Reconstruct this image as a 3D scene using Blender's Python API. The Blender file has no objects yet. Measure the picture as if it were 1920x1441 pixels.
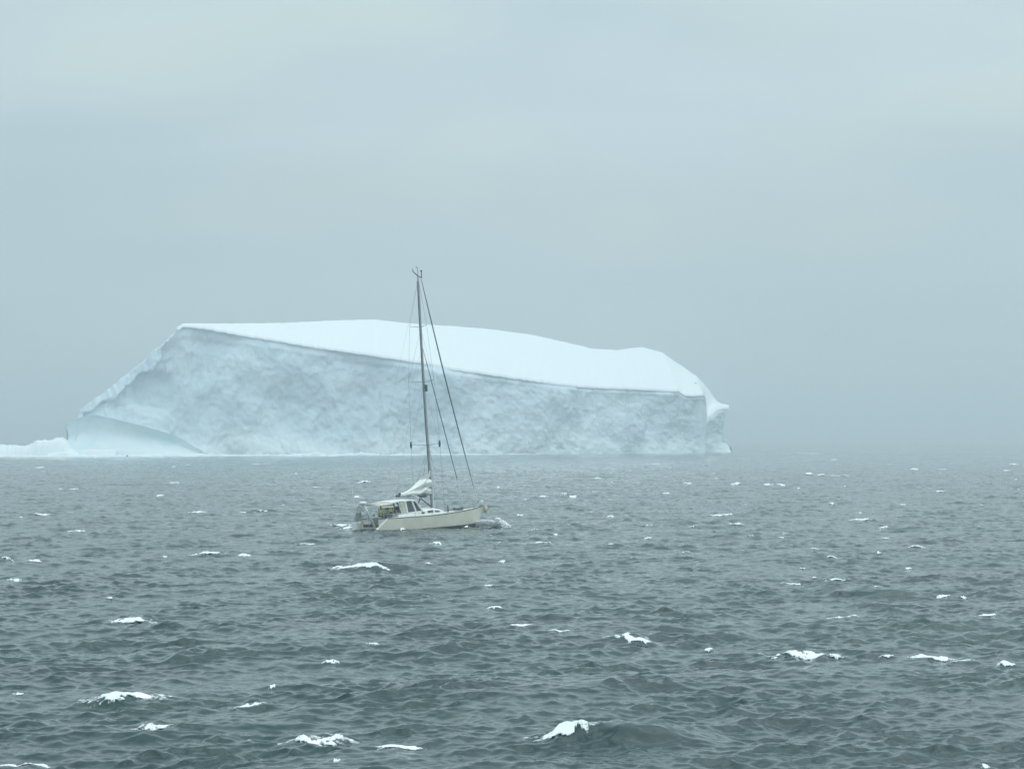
import bpy, bmesh, math, random
import numpy as np
from mathutils import Vector, Matrix, noise, Euler
R = math.radians
random.seed(7)
scene = bpy.context.scene
COL = scene.collection

# ------------------------------------------------------------------ camera
F = 4500.0            # focal length in photograph pixels (1920 wide)
CAMH = 7.4            # eye height above the mean sea, metres
HOR = 822.0           # row of the horizon in the photograph
cam = bpy.data.cameras.new('camera'); camo = bpy.data.objects.new('camera', cam)
COL.objects.link(camo); scene.camera = camo
cam.sensor_width = 36.0; cam.lens = 36.0 * F / 1920.0
cam.clip_start = 0.5; cam.clip_end = 60000
camo.location = (0, 0, CAMH)
camo.rotation_euler = (R(90) + math.atan((HOR - 720.5) / F), 0, 0)

def P(u, v, d):
    """world point of a photograph pixel at distance d along +Y"""
    return Vector(((u - 960.0) / F * d, d, CAMH + (HOR - v) / F * d))

# ------------------------------------------------------------------ world + sun
SUN_EL, SUN_AZ = 62.0, 62.0      # degrees; azimuth measured from +Y towards +X
w = bpy.data.worlds.new('World'); scene.world = w; w.use_nodes = True
nt = w.node_tree; N = nt.nodes; L = nt.links; N.clear()
out = N.new('ShaderNodeOutputWorld'); bg = N.new('ShaderNodeBackground')
sky = N.new('ShaderNodeTexSky'); sky.sky_type = 'NISHITA'; sky.sun_disc = False
sky.sun_elevation = R(SUN_EL); sky.sun_rotation = R(SUN_AZ)
sky.air_density = 1.0; sky.dust_density = 3.0; sky.ozone_density = 1.0
tc = N.new('ShaderNodeTexCoord'); sep = N.new('ShaderNodeSeparateXYZ')
L.new(tc.outputs['Generated'], sep.inputs[0])
ramp = N.new('ShaderNodeValToRGB')
ramp.color_ramp.elements[0].position = 0.0; ramp.color_ramp.elements[0].color = (4.65, 5.85, 6.35, 1)
ramp.color_ramp.elements[1].position = 1.0; ramp.color_ramp.elements[1].color = (11.2, 13.9, 14.9, 1)
e = ramp.color_ramp.elements.new(0.12); e.color = (5.0, 6.25, 6.8, 1)
e = ramp.color_ramp.elements.new(0.30); e.color = (6.4, 7.8, 8.2, 1)
e = ramp.color_ramp.elements.new(0.52); e.color = (5.4, 6.7, 7.3, 1)
e = ramp.color_ramp.elements.new(0.78); e.color = (6.2, 7.6, 8.2, 1)
L.new(sep.outputs['Z'], ramp.inputs[0])
mp = N.new('ShaderNodeMapping'); mp.inputs['Scale'].default_value = (1.0, 1.0, 4.2)
mp.inputs['Rotation'].default_value = (0, R(7), 0)
L.new(tc.outputs['Generated'], mp.inputs[0])
n1 = N.new('ShaderNodeTexNoise'); n1.inputs['Scale'].default_value = 4.2; n1.inputs['Detail'].default_value = 3.0
n1.inputs['Roughness'].default_value = 0.45; n1.inputs['Distortion'].default_value = 0.25
L.new(mp.outputs[0], n1.inputs['Vector'])
cr = N.new('ShaderNodeValToRGB'); cr.color_ramp.elements[0].position = 0.30; cr.color_ramp.elements[1].position = 0.72
cr.color_ramp.elements[0].color = (0.88, 0.91, 0.92, 1); cr.color_ramp.elements[1].color = (1.07, 1.055, 1.04, 1)
L.new(n1.outputs['Fac'], cr.inputs[0])
mul = N.new('ShaderNodeMix'); mul.data_type = 'RGBA'; mul.blend_type = 'MULTIPLY'; mul.inputs[0].default_value = 1.0
L.new(ramp.outputs[0], mul.inputs[6]); L.new(cr.outputs[0], mul.inputs[7])
# faint warm and greenish thin places in the cloud
n2 = N.new('ShaderNodeTexNoise'); n2.inputs['Scale'].default_value = 7.0; n2.inputs['Detail'].default_value = 2.0
mp2 = N.new('ShaderNodeMapping'); mp2.inputs['Location'].default_value = (3.1, 1.7, 0.6); mp2.inputs['Scale'].default_value = (1, 1, 3.2); mp2.inputs['Rotation'].default_value = (0, R(-9), 0)
L.new(tc.outputs['Generated'], mp2.inputs[0]); L.new(mp2.outputs[0], n2.inputs['Vector'])
cr2 = N.new('ShaderNodeValToRGB'); cr2.color_ramp.elements[0].position = 0.48; cr2.color_ramp.elements[1].position = 0.68
cr2.color_ramp.elements[0].color = (1, 1, 1, 1); cr2.color_ramp.elements[1].color = (1.045, 1.03, 0.975, 1)
L.new(n2.outputs['Fac'], cr2.inputs[0])
mul2 = N.new('ShaderNodeMix'); mul2.data_type = 'RGBA'; mul2.blend_type = 'MULTIPLY'; mul2.inputs[0].default_value = 1.0
L.new(mul.outputs[2], mul2.inputs[6]); L.new(cr2.outputs[0], mul2.inputs[7]); mul = mul2
mix = N.new('ShaderNodeMix'); mix.data_type = 'RGBA'; mix.inputs[0].default_value = 0.93
L.new(sky.outputs[0], mix.inputs[6]); L.new(mul.outputs[2], mix.inputs[7])
# added sky glow behind the camera, to brighten hull, cliff and foam
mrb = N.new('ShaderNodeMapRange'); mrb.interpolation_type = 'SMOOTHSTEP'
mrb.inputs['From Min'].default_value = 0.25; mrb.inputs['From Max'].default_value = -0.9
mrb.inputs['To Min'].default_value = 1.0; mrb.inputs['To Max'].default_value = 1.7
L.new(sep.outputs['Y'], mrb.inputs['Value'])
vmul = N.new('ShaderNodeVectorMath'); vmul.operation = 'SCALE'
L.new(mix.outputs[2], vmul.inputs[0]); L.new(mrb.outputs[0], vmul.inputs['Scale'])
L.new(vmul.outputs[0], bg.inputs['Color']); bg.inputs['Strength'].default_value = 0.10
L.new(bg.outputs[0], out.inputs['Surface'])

sl = bpy.data.lights.new('sun', 'SUN'); sl.energy = 1.0; sl.angle = R(75); sl.color = (0.98, 1.0, 1.0)
so = bpy.data.objects.new('sun', sl); COL.objects.link(so)
az, el = R(SUN_AZ), R(SUN_EL)
sdir = Vector((math.sin(az) * math.cos(el), math.cos(az) * math.cos(el), math.sin(el)))
so.rotation_euler = sdir.to_track_quat('Z', 'Y').to_euler(); so.location = (0, -20, 60)

vs = scene.view_settings
scene.display_settings.display_device = 'sRGB'
vs.view_transform = 'Standard'; vs.look = 'None'; vs.gamma = 1.0; vs.exposure = 0.13; vs.use_curve_mapping = False
scene.render.engine = 'CYCLES'
scene.cycles.volume_bounces = 2
scene.cycles.max_bounces = 6

# ------------------------------------------------------------------ helpers
def tag(o, label=None, cat=None, group=None, kind=None):
    if label: o['label'] = label
    if cat: o['category'] = cat
    if group: o['group'] = group
    if kind: o['kind'] = kind
    return o

def empty(name, loc=(0, 0, 0), rot=(0, 0, 0)):
    o = bpy.data.objects.new(name, None); COL.objects.link(o)
    o.location = loc; o.rotation_euler = rot; o.empty_display_size = 0.3
    return o

def link_mesh(name, me, mat, parent=None, smooth=False):
    o = bpy.data.objects.new(name, me); COL.objects.link(o)
    if mat: me.materials.append(mat)
    if parent: o.parent = parent
    if smooth: me.shade_smooth()
    return o

def np_mesh(name, verts, faces):
    """verts (n,3) and quads/tris (m,k) as numpy arrays"""
    me = bpy.data.meshes.new(name)
    k = faces.shape[1]
    me.vertices.add(len(verts)); me.vertices.foreach_set('co', verts.astype(np.float32).ravel())
    me.loops.add(faces.size); me.loops.foreach_set('vertex_index', faces.astype(np.int32).ravel())
    me.polygons.add(len(faces)); me.polygons.foreach_set('loop_start', np.arange(0, faces.size, k, dtype=np.int32))
    me.update(calc_edges=True); me.validate()
    return me

class MB:
    """collects simple shapes in one mesh"""
    def __init__(s): s.v = []; s.f = []
    def add(s, v, f):
        b = len(s.v); s.v += [tuple(p) for p in v]; s.f += [tuple(i + b for i in q) for q in f]
    def box(s, c, d, rot=None):
        c = Vector(c); h = Vector(d) / 2
        m = rot.to_matrix() if rot else Matrix.Identity(3)
        v = [c + m @ Vector((sx * h.x, sy * h.y, sz * h.z)) for sx in (-1, 1) for sy in (-1, 1) for sz in (-1, 1)]
        s.add(v, [(0, 1, 3, 2), (4, 6, 7, 5), (0, 4, 5, 1), (2, 3, 7, 6), (0, 2, 6, 4), (1, 5, 7, 3)])
    def tube(s, pts, r, n=8, flat=1.0, axis=None):
        pts = [Vector(p) for p in pts]
        rs = r if isinstance(r, (list, tuple)) else [r] * len(pts)
        rings = []
        for i, p in enumerate(pts):
            t = (pts[min(i + 1, len(pts) - 1)] - pts[max(i - 1, 0)]).normalized()
            a = Vector(axis) if axis else (Vector((0, 0, 1)) if abs(t.z) < 0.9 else Vector((0, 1, 0)))
            u = t.cross(a).normalized(); w_ = t.cross(u).normalized()
            rings.append([p + (u * math.cos(2 * math.pi * k / n) + w_ * flat * math.sin(2 * math.pi * k / n)) * rs[i] for k in range(n)])
        v = [q for rg in rings for q in rg]; f = []
        for i in range(len(pts) - 1):
            for k in range(n):
                f.append((i * n + k, i * n + (k + 1) % n, (i + 1) * n + (k + 1) % n, (i + 1) * n + k))
        f.append(tuple(range(n))[::-1]); f.append(tuple((len(pts) - 1) * n + k for k in range(n)))
        s.add(v, f)
    def ball(s, c, r, nu=10, nv=7):
        c = Vector(c); r = Vector(r) if isinstance(r, (tuple, list)) else Vector((r, r, r))
        v = [c + Vector((0, 0, r.z))]; f = []
        for j in range(1, nv):
            th = math.pi * j / nv
            for i in range(nu):
                ph = 2 * math.pi * i / nu
                v.append(c + Vector((r.x * math.sin(th) * math.cos(ph), r.y * math.sin(th) * math.sin(ph), r.z * math.cos(th))))
        v.append(c - Vector((0, 0, r.z)))
        for i in range(nu):
            f.append((0, 1 + i, 1 + (i + 1) % nu)); l = len(v) - 1; b = 1 + (nv - 2) * nu
            f.append((l, b + (i + 1) % nu, b + i))
            for j in range(nv - 2):
                a = 1 + j * nu
                f.append((a + i, a + nu + i, a + nu + (i + 1) % nu, a + (i + 1) % nu))
        s.add(v, f)
    def grid(s, rows):
        m = len(rows[0]); v = [p for r_ in rows for p in r_]
        f = [(i * m + j, i * m + j + 1, (i + 1) * m + j + 1, (i + 1) * m + j) for i in range(len(rows) - 1) for j in range(m - 1)]
        s.add(v, f)
    def prism(s, poly, z0, z1):
        """poly: list of (x,y); extruded in z"""
        n = len(poly); v = [(x, y, z0) for x, y in poly] + [(x, y, z1) for x, y in poly]
        s.add(v, [tuple(range(n))[::-1], tuple(range(n, 2 * n))] + [(i, (i + 1) % n, n + (i + 1) % n, n + i) for i in range(n)])
    def build(s, name, mat, parent=None, smooth=False, bevel=0, fix=True):
        me = bpy.data.meshes.new(name); me.from_pydata([tuple(p) for p in s.v], [], s.f); me.update()
        if fix:
            bm = bmesh.new(); bm.from_mesh(me); bmesh.ops.recalc_face_normals(bm, faces=bm.faces); bm.to_mesh(me); bm.free()
        o = link_mesh(name, me, mat, parent, smooth)
        if bevel:
            b = o.modifiers.new('bevel', 'BEVEL'); b.width = bevel; b.segments = 2; b.limit_method = 'ANGLE'
        return o

def mat(name, col, rough=0.6, metal=0.0, var=0.12, scale=3.0, bump=0.0, bscale=30.0, spec=0.5):
    m = bpy.data.materials.new(name); m.use_nodes = True
    t = m.node_tree; b = t.nodes['Principled BSDF']
    b.inputs['Roughness'].default_value = rough; b.inputs['Metallic'].default_value = metal
    b.inputs['Specular IOR Level'].default_value = spec
    tcn = t.nodes.new('ShaderNodeTexCoord')
    n = t.nodes.new('ShaderNodeTexNoise'); n.inputs['Scale'].default_value = scale; n.inputs['Detail'].default_value = 6
    t.links.new(tcn.outputs['Object'], n.inputs['Vector'])
    r = t.nodes.new('ShaderNodeValToRGB')
    r.color_ramp.elements[0].position = 0.3; r.color_ramp.elements[1].position = 0.7
    r.color_ramp.elements[0].color = tuple(c * (1 - var) for c in col) + (1,)
    r.color_ramp.elements[1].color = tuple(min(1, c * (1 + var)) for c in col) + (1,)
    t.links.new(n.outputs['Fac'], r.inputs[0]); t.links.new(r.outputs[0], b.inputs['Base Color'])
    if bump:
        n2 = t.nodes.new('ShaderNodeTexNoise'); n2.inputs['Scale'].default_value = bscale; n2.inputs['Detail'].default_value = 5
        t.links.new(tcn.outputs['Object'], n2.inputs['Vector'])
        bp = t.nodes.new('ShaderNodeBump'); bp.inputs['Strength'].default_value = bump; bp.inputs['Distance'].default_value = 0.05
        t.links.new(n2.outputs['Fac'], bp.inputs['Height']); t.links.new(bp.outputs[0], b.inputs['Normal'])
    return m

# ------------------------------------------------------------------ sea surface function
WIND = R(-72)          # direction the waves run to
def wave_tile(n, size, lmin, lmax, slope, seed, spread=2.0, peak=None, chop=1.0):
    rng = np.random.default_rng(seed)
    k1 = np.fft.fftfreq(n, 1.0 / n) * 2 * np.pi / size
    kx, ky = np.meshgrid(k1, k1, indexing='ij'); k = np.hypot(kx, ky); k[0, 0] = 1e-6
    c = (kx * math.cos(WIND) + ky * math.sin(WIND)) / k
    S = k ** -4.0 * (0.12 + np.abs(c) ** spread)
    if peak: S *= np.exp(-1.1 * (2 * np.pi / peak / k) ** 2)
    kmin, kmax = 2 * np.pi / lmax, 2 * np.pi / lmin
    S *= 1 / (1 + np.exp(-(k - kmin) / (0.15 * kmin))) * 1 / (1 + np.exp((k - kmax) / (0.1 * kmax)))
    S[0, 0] = 0
    a = (rng.normal(size=k.shape) + 1j * rng.normal(size=k.shape)) * np.sqrt(S)
    h = np.fft.ifft2(a); sc_ = slope / np.sqrt((np.abs(k * a) ** 2).mean() / 2 / k.size) 
    H = np.real(h); 
    gx = np.real(np.fft.ifft2(1j * kx * a)); gy = np.real(np.fft.ifft2(1j * ky * a))
    s = slope / math.sqrt((gx ** 2 + gy ** 2).mean())
    dx = np.real(np.fft.ifft2(1j * kx / k * a)) * s * chop; dy = np.real(np.fft.ifft2(1j * ky / k * a)) * s * chop
    return [(H * s).astype(np.float32), (-dx).astype(np.float32), (-dy).astype(np.float32), size, n]

TA = wave_tile(1024, 487.0, 2.6, 60.0, 0.045, 3, spread=3.0, peak=9.0, chop=-1.0)
TB = wave_tile(1024, 53.0, 0.24, 2.2, 0.262, 11, spread=2.4, chop=-1.0)
TD = wave_tile(512, 311.0, 8.0, 60.0, 0.022, 5, peak=22.0, chop=-1.0)

def samp(T, x, y, rot=0.0, ox=0.0, oy=0.0):
    H, DX, DY, size, n = T
    c, s = math.cos(rot), math.sin(rot)
    xr = (x * c + y * s + ox) / size * n; yr = (-x * s + y * c + oy) / size * n
    i = np.floor(xr).astype(np.int64); j = np.floor(yr).astype(np.int64)
    fx = (xr - i).astype(np.float32); fy = (yr - j).astype(np.float32)
    i0 = i % n; i1 = (i + 1) % n; j0 = j % n; j1 = (j + 1) % n
    def bl(A): return (A[i0, j0] * (1 - fx) + A[i1, j0] * fx) * (1 - fy) + (A[i0, j1] * (1 - fx) + A[i1, j1] * fx) * fy
    h, a, b = bl(H), bl(DX), bl(DY)
    return h, a * c - b * s, a * s + b * c

# crests that break: (u, v, width px, height px, tilt px)  read off the photograph and laid on the sea plane
CAPS = [(240,1313,92,15,-9),(592,1386,80,15,3),(735,1398,82,4,1),(1062,1394,88,13,-3),(1503,1226,96,15,5),
(1190,1198,62,11,7),(1752,1234,56,12,4),(1802,1238,46,4,-3),(1656,1230,30,7,-4),(1882,1243,26,9,0),(670,1066,86,6,1),
(395,1044,40,11,-3),(463,1045,18,5,0),(250,1163,52,9,1),(145,995,26,7,0),(372,960,33,4,0),(458,959,10,4,0),(493,958,18,4,-1),
(80,964,36,4,-2),(50,1420,92,7,1),(460,1322,44,9,1),(290,1362,42,9,-2),(1015,1021,28,6,0),(1048,1002,22,4,0),(818,1018,20,5,0),
(575,1015,26,5,0),(1352,966,50,5,0),(1380,986,26,6,-1),(1406,1008,15,6,0),(1472,998,10,4,0),(1605,977,46,5,0),(1655,989,15,5,-1),
(1762,922,13,6,0),(1380,908,17,6,-1),(1440,910,15,4,0),(1465,910,13,4,0),(1500,915,10,4,0),(1515,891,14,4,0),(1540,892,12,4,0),
(1575,893,30,3,0),(1715,881,14,4,0),(1763,881,22,3,0),(1898,872,16,5,0),(1885,883,10,3,0),(1840,945,14,4,0),(1410,855,14,3,0),
(1425,856,12,3,0),(1500,850,52,2.5,0),(1585,912,8,3,0),(1617,908,8,3,0),(1657,1008,14,4,0),(1650,1041,8,5,0),(1507,1065,7,5,0),
(1285,1032,15,4,0),(1215,986,15,4,0),(1215,1011,15,4,0),(1140,1023,30,4,0),(1145,969,15,4,0),(803,1056,18,5,0),(927,1141,24,6,0),
(975,1181,42,6,-3),(1052,1188,32,4,0),(703,1211,20,8,0),(628,1240,26,4,-3),(22,1088,26,9,-2),(10,1051,32,5,4),(65,1054,26,6,0),
(1768,1116,22,7,-3),(1805,1122,9,5,0),(1645,1109,15,5,0),(1848,1158,30,5,0),(1580,1157,50,4,-1),(1525,1084,7,6,0),(1577,1086,42,4,1),
(1480,1091,24,6,4),(1327,1210,15,7,-3),(510,1287,10,5,0),(472,1377,16,5,0),(625,1423,13,6,0),(1850,1438,13,6,0),(205,1120,20,6,3),
(756,993,9,6,-1),(873,989,9,5,1),(835,996,26,3,1),(985,936,12,3,0),(1018,933,14,4,0),(1075,932,12,3,0),(683,905,18,4,0),(672,932,12,5,0),
(40,1302,18,5,0),(330,905,14,3,0),(118,916,16,3,0),(140,918,14,3,0),(490,870,24,3,0),(210,862,16,3,0),(80,878,9,4,-3),(300,930,10,4,0),
(1000,995,14,4,0),(1055,925,10,3,0),(915,1104,14,3,0),(1120,897,12,3,0),(1250,925,12,3,0),(1290,907,14,4,0),(1180,890,10,3,0),
(1690,945,12,3,0),(1560,945,9,5,0),(1610,960,14,3,0),(940,915,20,3,0),(1230,870,14,3,0),(1560,1050,22,4,0),(1715,1027,30,4,0)]
_r = random.Random(21)
for _ in range(60):
    _v = 858 + 230 * _r.random() ** 1.5; CAPS.append((_r.uniform(0, 1920), _v, _r.uniform(4, 12) * (0.7 + (_v - 850) / 250), _r.uniform(1.6, 3.2), 0))
CAPS = [c for c in CAPS if not (640 < c[0] < 960 and 940 < c[1] < 1000 and c[3] < 3.3)]
CAPS += [(664, 991, 40, 6, 0), (636, 987, 44, 4, 0), (700, 992, 30, 4, 0)]
HUMPS = []
for (u, v, wp, hp, tl) in CAPS:
    d = CAMH * F / (v - HOR); ppm = F / d
    if hp < 3.3: continue
    HUMPS.append(((u - 960) / ppm, d, max(0.5, wp / ppm), min(0.3, 0.42 * hp / ppm), 0.0))
# the tall dark wave at the bottom edge, broad crest seen from its front
HUMPS.append(((1185 - 960) / 78.0, 58.2, 4.2, 0.52, 1))
HUMPS.append(((285 - 960) / 67.0, 67.6, 3.2, 0.16, 1))
HUMPS.append(((720 - 960) / 32.0, 137.0, 5.0, 0.35, 1))
HUMPS.append(((1620 - 960) / 39.0, 113.0, 4.0, 0.35, 1))

def smooth(x, a, b):
    t = np.clip((x - a) / (b - a), 0, 1); return t * t * (3 - 2 * t)

BOATX, BOATY = -7.0, 199.0
def sea(x, y):
    """rest position -> displaced sea surface point (arrays)"""
    d = np.hypot(x, y)
    ha, ax, ay = samp(TA, x, y)
    hd, ex, ey = samp(TD, x, y, 0.31, 40, 90)
    hb, bx, by = samp(TB, x, y, 0.0, 13, 7)
    hb2, bx2, by2 = samp(TB, x, y, 1.13, 31, 3)
    fb = 1 - smooth(d, 450, 1000)
    fa = 1 - 0.75 * smooth(d, 1500, 4000)
    ang = np.abs(np.degrees(np.arctan2(x, y)))         # water far off to the sides and behind keeps only its long waves
    fb = fb * (1 - smooth(ang, 28, 32)); fa = fa * (1 - 0.9 * smooth(ang, 50, 66))
    calm = 1 - 0.45 * np.exp(-(((x - BOATX) / 11) ** 2 + ((y - BOATY) / 11) ** 2))
    # gusts make patches of rougher and smoother water
    gust = 0.92 + 0.9 * (samp(TD, x * 1.9, y * 1.9, 0.9)[0] / 0.16).clip(-0.35, 0.35)
    h = (ha + hd) * fa * calm + (hb * gust + 0.55 * hb2) * fb * 0.85
    dx = (ax + ex) * fa * calm + (bx * gust + 0.5 * bx2) * fb * 0.85
    dy = (ay + ey) * fa * calm + (by * gust + 0.5 * by2) * fb * 0.85
    for (cx, cy, ww, aa, big) in HUMPS:
        lx = ww * (0.62 if not big else 0.5)
        ly = (0.8 + 0.16 * ww) if not big else 1.0
        m = (np.abs(x - cx) < 3 * lx) & (np.abs(y - cy) < 5 * ly)
        if not m.any(): continue
        X = (x[m] - cx) / lx; Y = (y[m] - cy) / ly
        Y = np.where(Y > 0, Y * 0.45, Y)               # gentle back, steep front towards the camera
        g = np.exp(-X * X) * np.exp(-Y * Y) * aa
        h[m] += g; dy[m] -= g * 0.5
    return x + dx, y + dy, h

# ------------------------------------------------------------------ sea mesh
def build_sea():
    rows = [2.0]
    while rows[-1] < 11000:
        d = rows[-1]
        rows.append(d + (max(0.7, d * 0.03) if d < 42 else (0.0016 * d if d < 130 else 0.0021 * d if d < 1350 else 0.012 * d)))
    rows = np.array(rows)
    dense = np.arange(-15.6, 15.6001, 0.0268)
    side = np.concatenate([[-180, -165, -150, -135, -120, -105, -90, -80, -70], np.arange(-62, -30, 0.5), np.arange(-30, -15.65, 0.07)])
    cols = np.radians(np.concatenate([side, dense, -side[::-1][:-1]]))
    D, A = np.meshgrid(rows, cols, indexing='ij')
    X, Y = D * np.sin(A), D * np.cos(A)
    x, y, z = sea(X.ravel().copy(), Y.ravel().copy())
    co = np.stack([x, y, z], 1)
    nr, nc = D.shape
    idx = np.arange(nr * nc).reshape(nr, nc)
    a = idx[:-1, :]; b = idx[1:, :]
    nx = np.roll(a, -1, 1); nb = np.roll(b, -1, 1)
    faces = np.stack([a, nx, nb, b], 2).reshape(-1, 4)[:, ::-1]
    # centre fan so that the sheet has no hole below the camera
    me = np_mesh('sea', co, faces)
    return me

def sea_material():
    m = bpy.data.materials.new('sea water'); m.use_nodes = True
    t = m.node_tree; b = t.nodes['Principled BSDF']; LN = t.links
    b.inputs['IOR'].default_value = 1.333
    b.inputs['Roughness'].default_value = 0.06
    geo = t.nodes.new('ShaderNodeNewGeometry')
    nz = t.nodes.new('ShaderNodeTexNoise'); nz.inputs['Scale'].default_value = 0.06; nz.inputs['Detail'].default_value = 4
    LN.new(geo.outputs['Position'], nz.inputs['Vector'])
    r = t.nodes.new('ShaderNodeValToRGB'); r.color_ramp.elements[0].position = 0.35; r.color_ramp.elements[1].position = 0.68
    r.color_ramp.elements[0].color = (0.001, 0.027, 0.031, 1); r.color_ramp.elements[1].color = (0.006, 0.043, 0.038, 1)
    LN.new(nz.outputs['Fac'], r.inputs[0]); LN.new(r.outputs[0], b.inputs['Base Color'])
    mpn = t.nodes.new('ShaderNodeMapping'); mpn.inputs['Rotation'].default_value = (0, 0, -WIND); mpn.inputs['Scale'].default_value = (1.5, 0.75, 1.0)
    LN.new(geo.outputs['Position'], mpn.inputs['Vector'])
    prev = None
    for sc_, dist, st in ((3.2, 0.020, 1.0), (10.0, 0.005, 1.0)):
        n = t.nodes.new('ShaderNodeTexNoise'); n.inputs['Scale'].default_value = sc_; n.inputs['Detail'].default_value = 3
        n.inputs['Roughness'].default_value = 0.6
        LN.new(mpn.outputs[0], n.inputs['Vector'])
        bp = t.nodes.new('ShaderNodeBump'); bp.inputs['Strength'].default_value = st; bp.inputs['Distance'].default_value = dist
        LN.new(n.outputs['Fac'], bp.inputs['Height'])
        if prev: LN.new(prev.outputs[0], bp.inputs['Normal'])
        prev = bp
    LN.new(prev.outputs[0], b.inputs['Normal'])
    return m

sea_o = link_mesh('sea', build_sea(), sea_material(), smooth=True)
tag(sea_o, kind='structure')

# ------------------------------------------------------------------ foam of the breaking crests
def vnoise(x, y, seed):
    i = np.floor(x).astype(np.int64); j = np.floor(y).astype(np.int64); fx = x - i; fy = y - j
    fx = fx * fx * (3 - 2 * fx); fy = fy * fy * (3 - 2 * fy)
    def hsh(a, b):
        n = (a * 374761393 + b * 668265263 + seed * 974634777) & 0x7fffffff
        n = ((n ^ (n >> 13)) * 1274126177) & 0x7fffffff
        return ((n ^ (n >> 16)) & 0xffff) / 65535.0
    return (hsh(i, j) * (1 - fx) + hsh(i + 1, j) * fx) * (1 - fy) + (hsh(i, j + 1) * (1 - fx) + hsh(i + 1, j + 1) * fx) * fy

def foam_material():
    m = mat('sea foam white', (0.86, 0.91, 0.92), rough=0.8, var=0.05, scale=2.0, bump=0.6, bscale=9.0)
    return m
def lace_material():
    m = mat('lacy sea foam', (0.86, 0.91, 0.92), rough=0.8, var=0.05, scale=2.0, bump=0.5, bscale=9.0)
    t = m.node_tree; b = t.nodes['Principled BSDF']
    at = t.nodes.new('ShaderNodeAttribute'); at.attribute_name = 'foam'
    geo = t.nodes.new('ShaderNodeNewGeometry')
    n = t.nodes.new('ShaderNodeTexNoise'); n.inputs['Scale'].default_value = 5.0; n.inputs['Detail'].default_value = 6; n.inputs['Roughness'].default_value = 0.7
    t.links.new(geo.outputs['Position'], n.inputs['Vector'])
    a1 = t.nodes.new('ShaderNodeMath'); a1.operation = 'MULTIPLY_ADD'; a1.inputs[1].default_value = 1.1; a1.inputs[2].default_value = -0.55
    t.links.new(n.outputs['Fac'], a1.inputs[0])
    a2 = t.nodes.new('ShaderNodeMath'); a2.operation = 'ADD'; t.links.new(a1.outputs[0], a2.inputs[0]); t.links.new(at.outputs['Fac'], a2.inputs[1])
    mr_ = t.nodes.new('ShaderNodeMapRange'); mr_.interpolation_type = 'SMOOTHSTEP'; mr_.inputs['From Min'].default_value = 0.03; mr_.inputs['From Max'].default_value = 0.42
    t.links.new(a2.outputs[0], mr_.inputs['Value']); t.links.new(mr_.outputs[0], b.inputs['Alpha'])
    return m
FOAM = foam_material()

def build_foam():
    V = []; Fc = []; base = 0; AT = []
    for ci, (u, v, wp, hp, tl) in enumerate(CAPS):
        d = CAMH * F / (v - HOR); ppm = F / d
        W = wp / ppm; Hm = hp / ppm
        nx = int(min(260, max(18, wp * 2.6))); ny = 36
        dep = max(0.22, min(2.6, 0.11 * W + 0.55 * Hm / 0.3)) if d < 300 else 1.6
        s = np.linspace(-1.0, 1.0, nx); q = np.linspace(-1.7, 1.7, ny)
        S, Q = np.meshgrid(s, q, indexing='ij')
        perm = F * CAMH / (d * d)                       # px per metre of depth
        tilt = max(-2.2, min(2.2, -tl / perm * 0.5))
        wob = (vnoise(S * 5 + ci * 9, S * 0, 5) - 0.5) * dep * 0.9
        x = (u - 960) / ppm + S * W
        y = d - dep * 0.25 + Q * dep + S * tilt + wob
        env = 1 - np.abs(S * 1.7) ** 1.5 - np.abs(Q * 1.15) ** 1.3
        nn = vnoise(S * 5 + ci * 3.3, Q * 1.6, 1) * 0.5 + vnoise(S * 13 + Q * 1.5, Q * 4.0, 2) * 0.3 + vnoise(S * 34, Q * 9, 3) * 0.2
        mk = env * 0.8 + 0.12 + (nn - 0.5) * 2.2
        bits = vnoise(S * wp * 0.55 + ci, Q * 7, 4) * 0.6 + vnoise(S * wp * 0.2, Q * 3, 6) * 0.4
        wide = 1 - np.abs(S) ** 2 - (np.abs(Q) / 1.7) ** 2
        mk = np.maximum(mk, (wide * 0.2 + (bits - 0.82) * 2.0) if wp > 24 else -1)
        lace = np.where(Q > -0.3, wide * 0.34 + (vnoise(S * 6 + ci, Q * 2.5, 9) - 0.6) * 0.7, -1)
        mk = np.maximum(mk, np.minimum(lace, 0.17) if hp > 7 else -1)
        mk = np.where((np.abs(S) > 0.97) | (np.abs(Q) > 1.65), -1, mk)
        gx, gy, gz = sea(x.ravel().copy(), y.ravel().copy())
        th = np.clip(mk, 0, 0.6).ravel() * min(0.10, 0.24 * Hm + 0.02) * (0.75 + 0.9 * nn.ravel())
        lift = np.where(mk.ravel() > 0.02, 0.006 + (0.1 if d > 400 else 0) + th, -0.03)
        co = np.stack([gx, gy, gz + lift], 1)
        idx = np.arange(nx * ny).reshape(nx, ny)
        fq = np.stack([idx[:-1, :-1], idx[1:, :-1], idx[1:, 1:], idx[:-1, 1:]], 2).reshape(-1, 4)
        keep = (mk.ravel()[fq] > 0.0).sum(1) >= 3
        fq = fq[keep]
        AT.append(mk.ravel()); V.append(co); Fc.append(fq + base); base += len(co)
    me = np_mesh('sea_foam', np.concatenate(V), np.concatenate(Fc))
    a = me.attributes.new('foam', 'FLOAT', 'POINT'); a.data.foreach_set('value', np.concatenate(AT).astype(np.float32))
    return me
fo = link_mesh('sea_foam', build_foam(), lace_material(), smooth=True)
tag(fo, 'white foam of small breaking crests scattered over the grey green sea', 'foam', kind='stuff')

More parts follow.
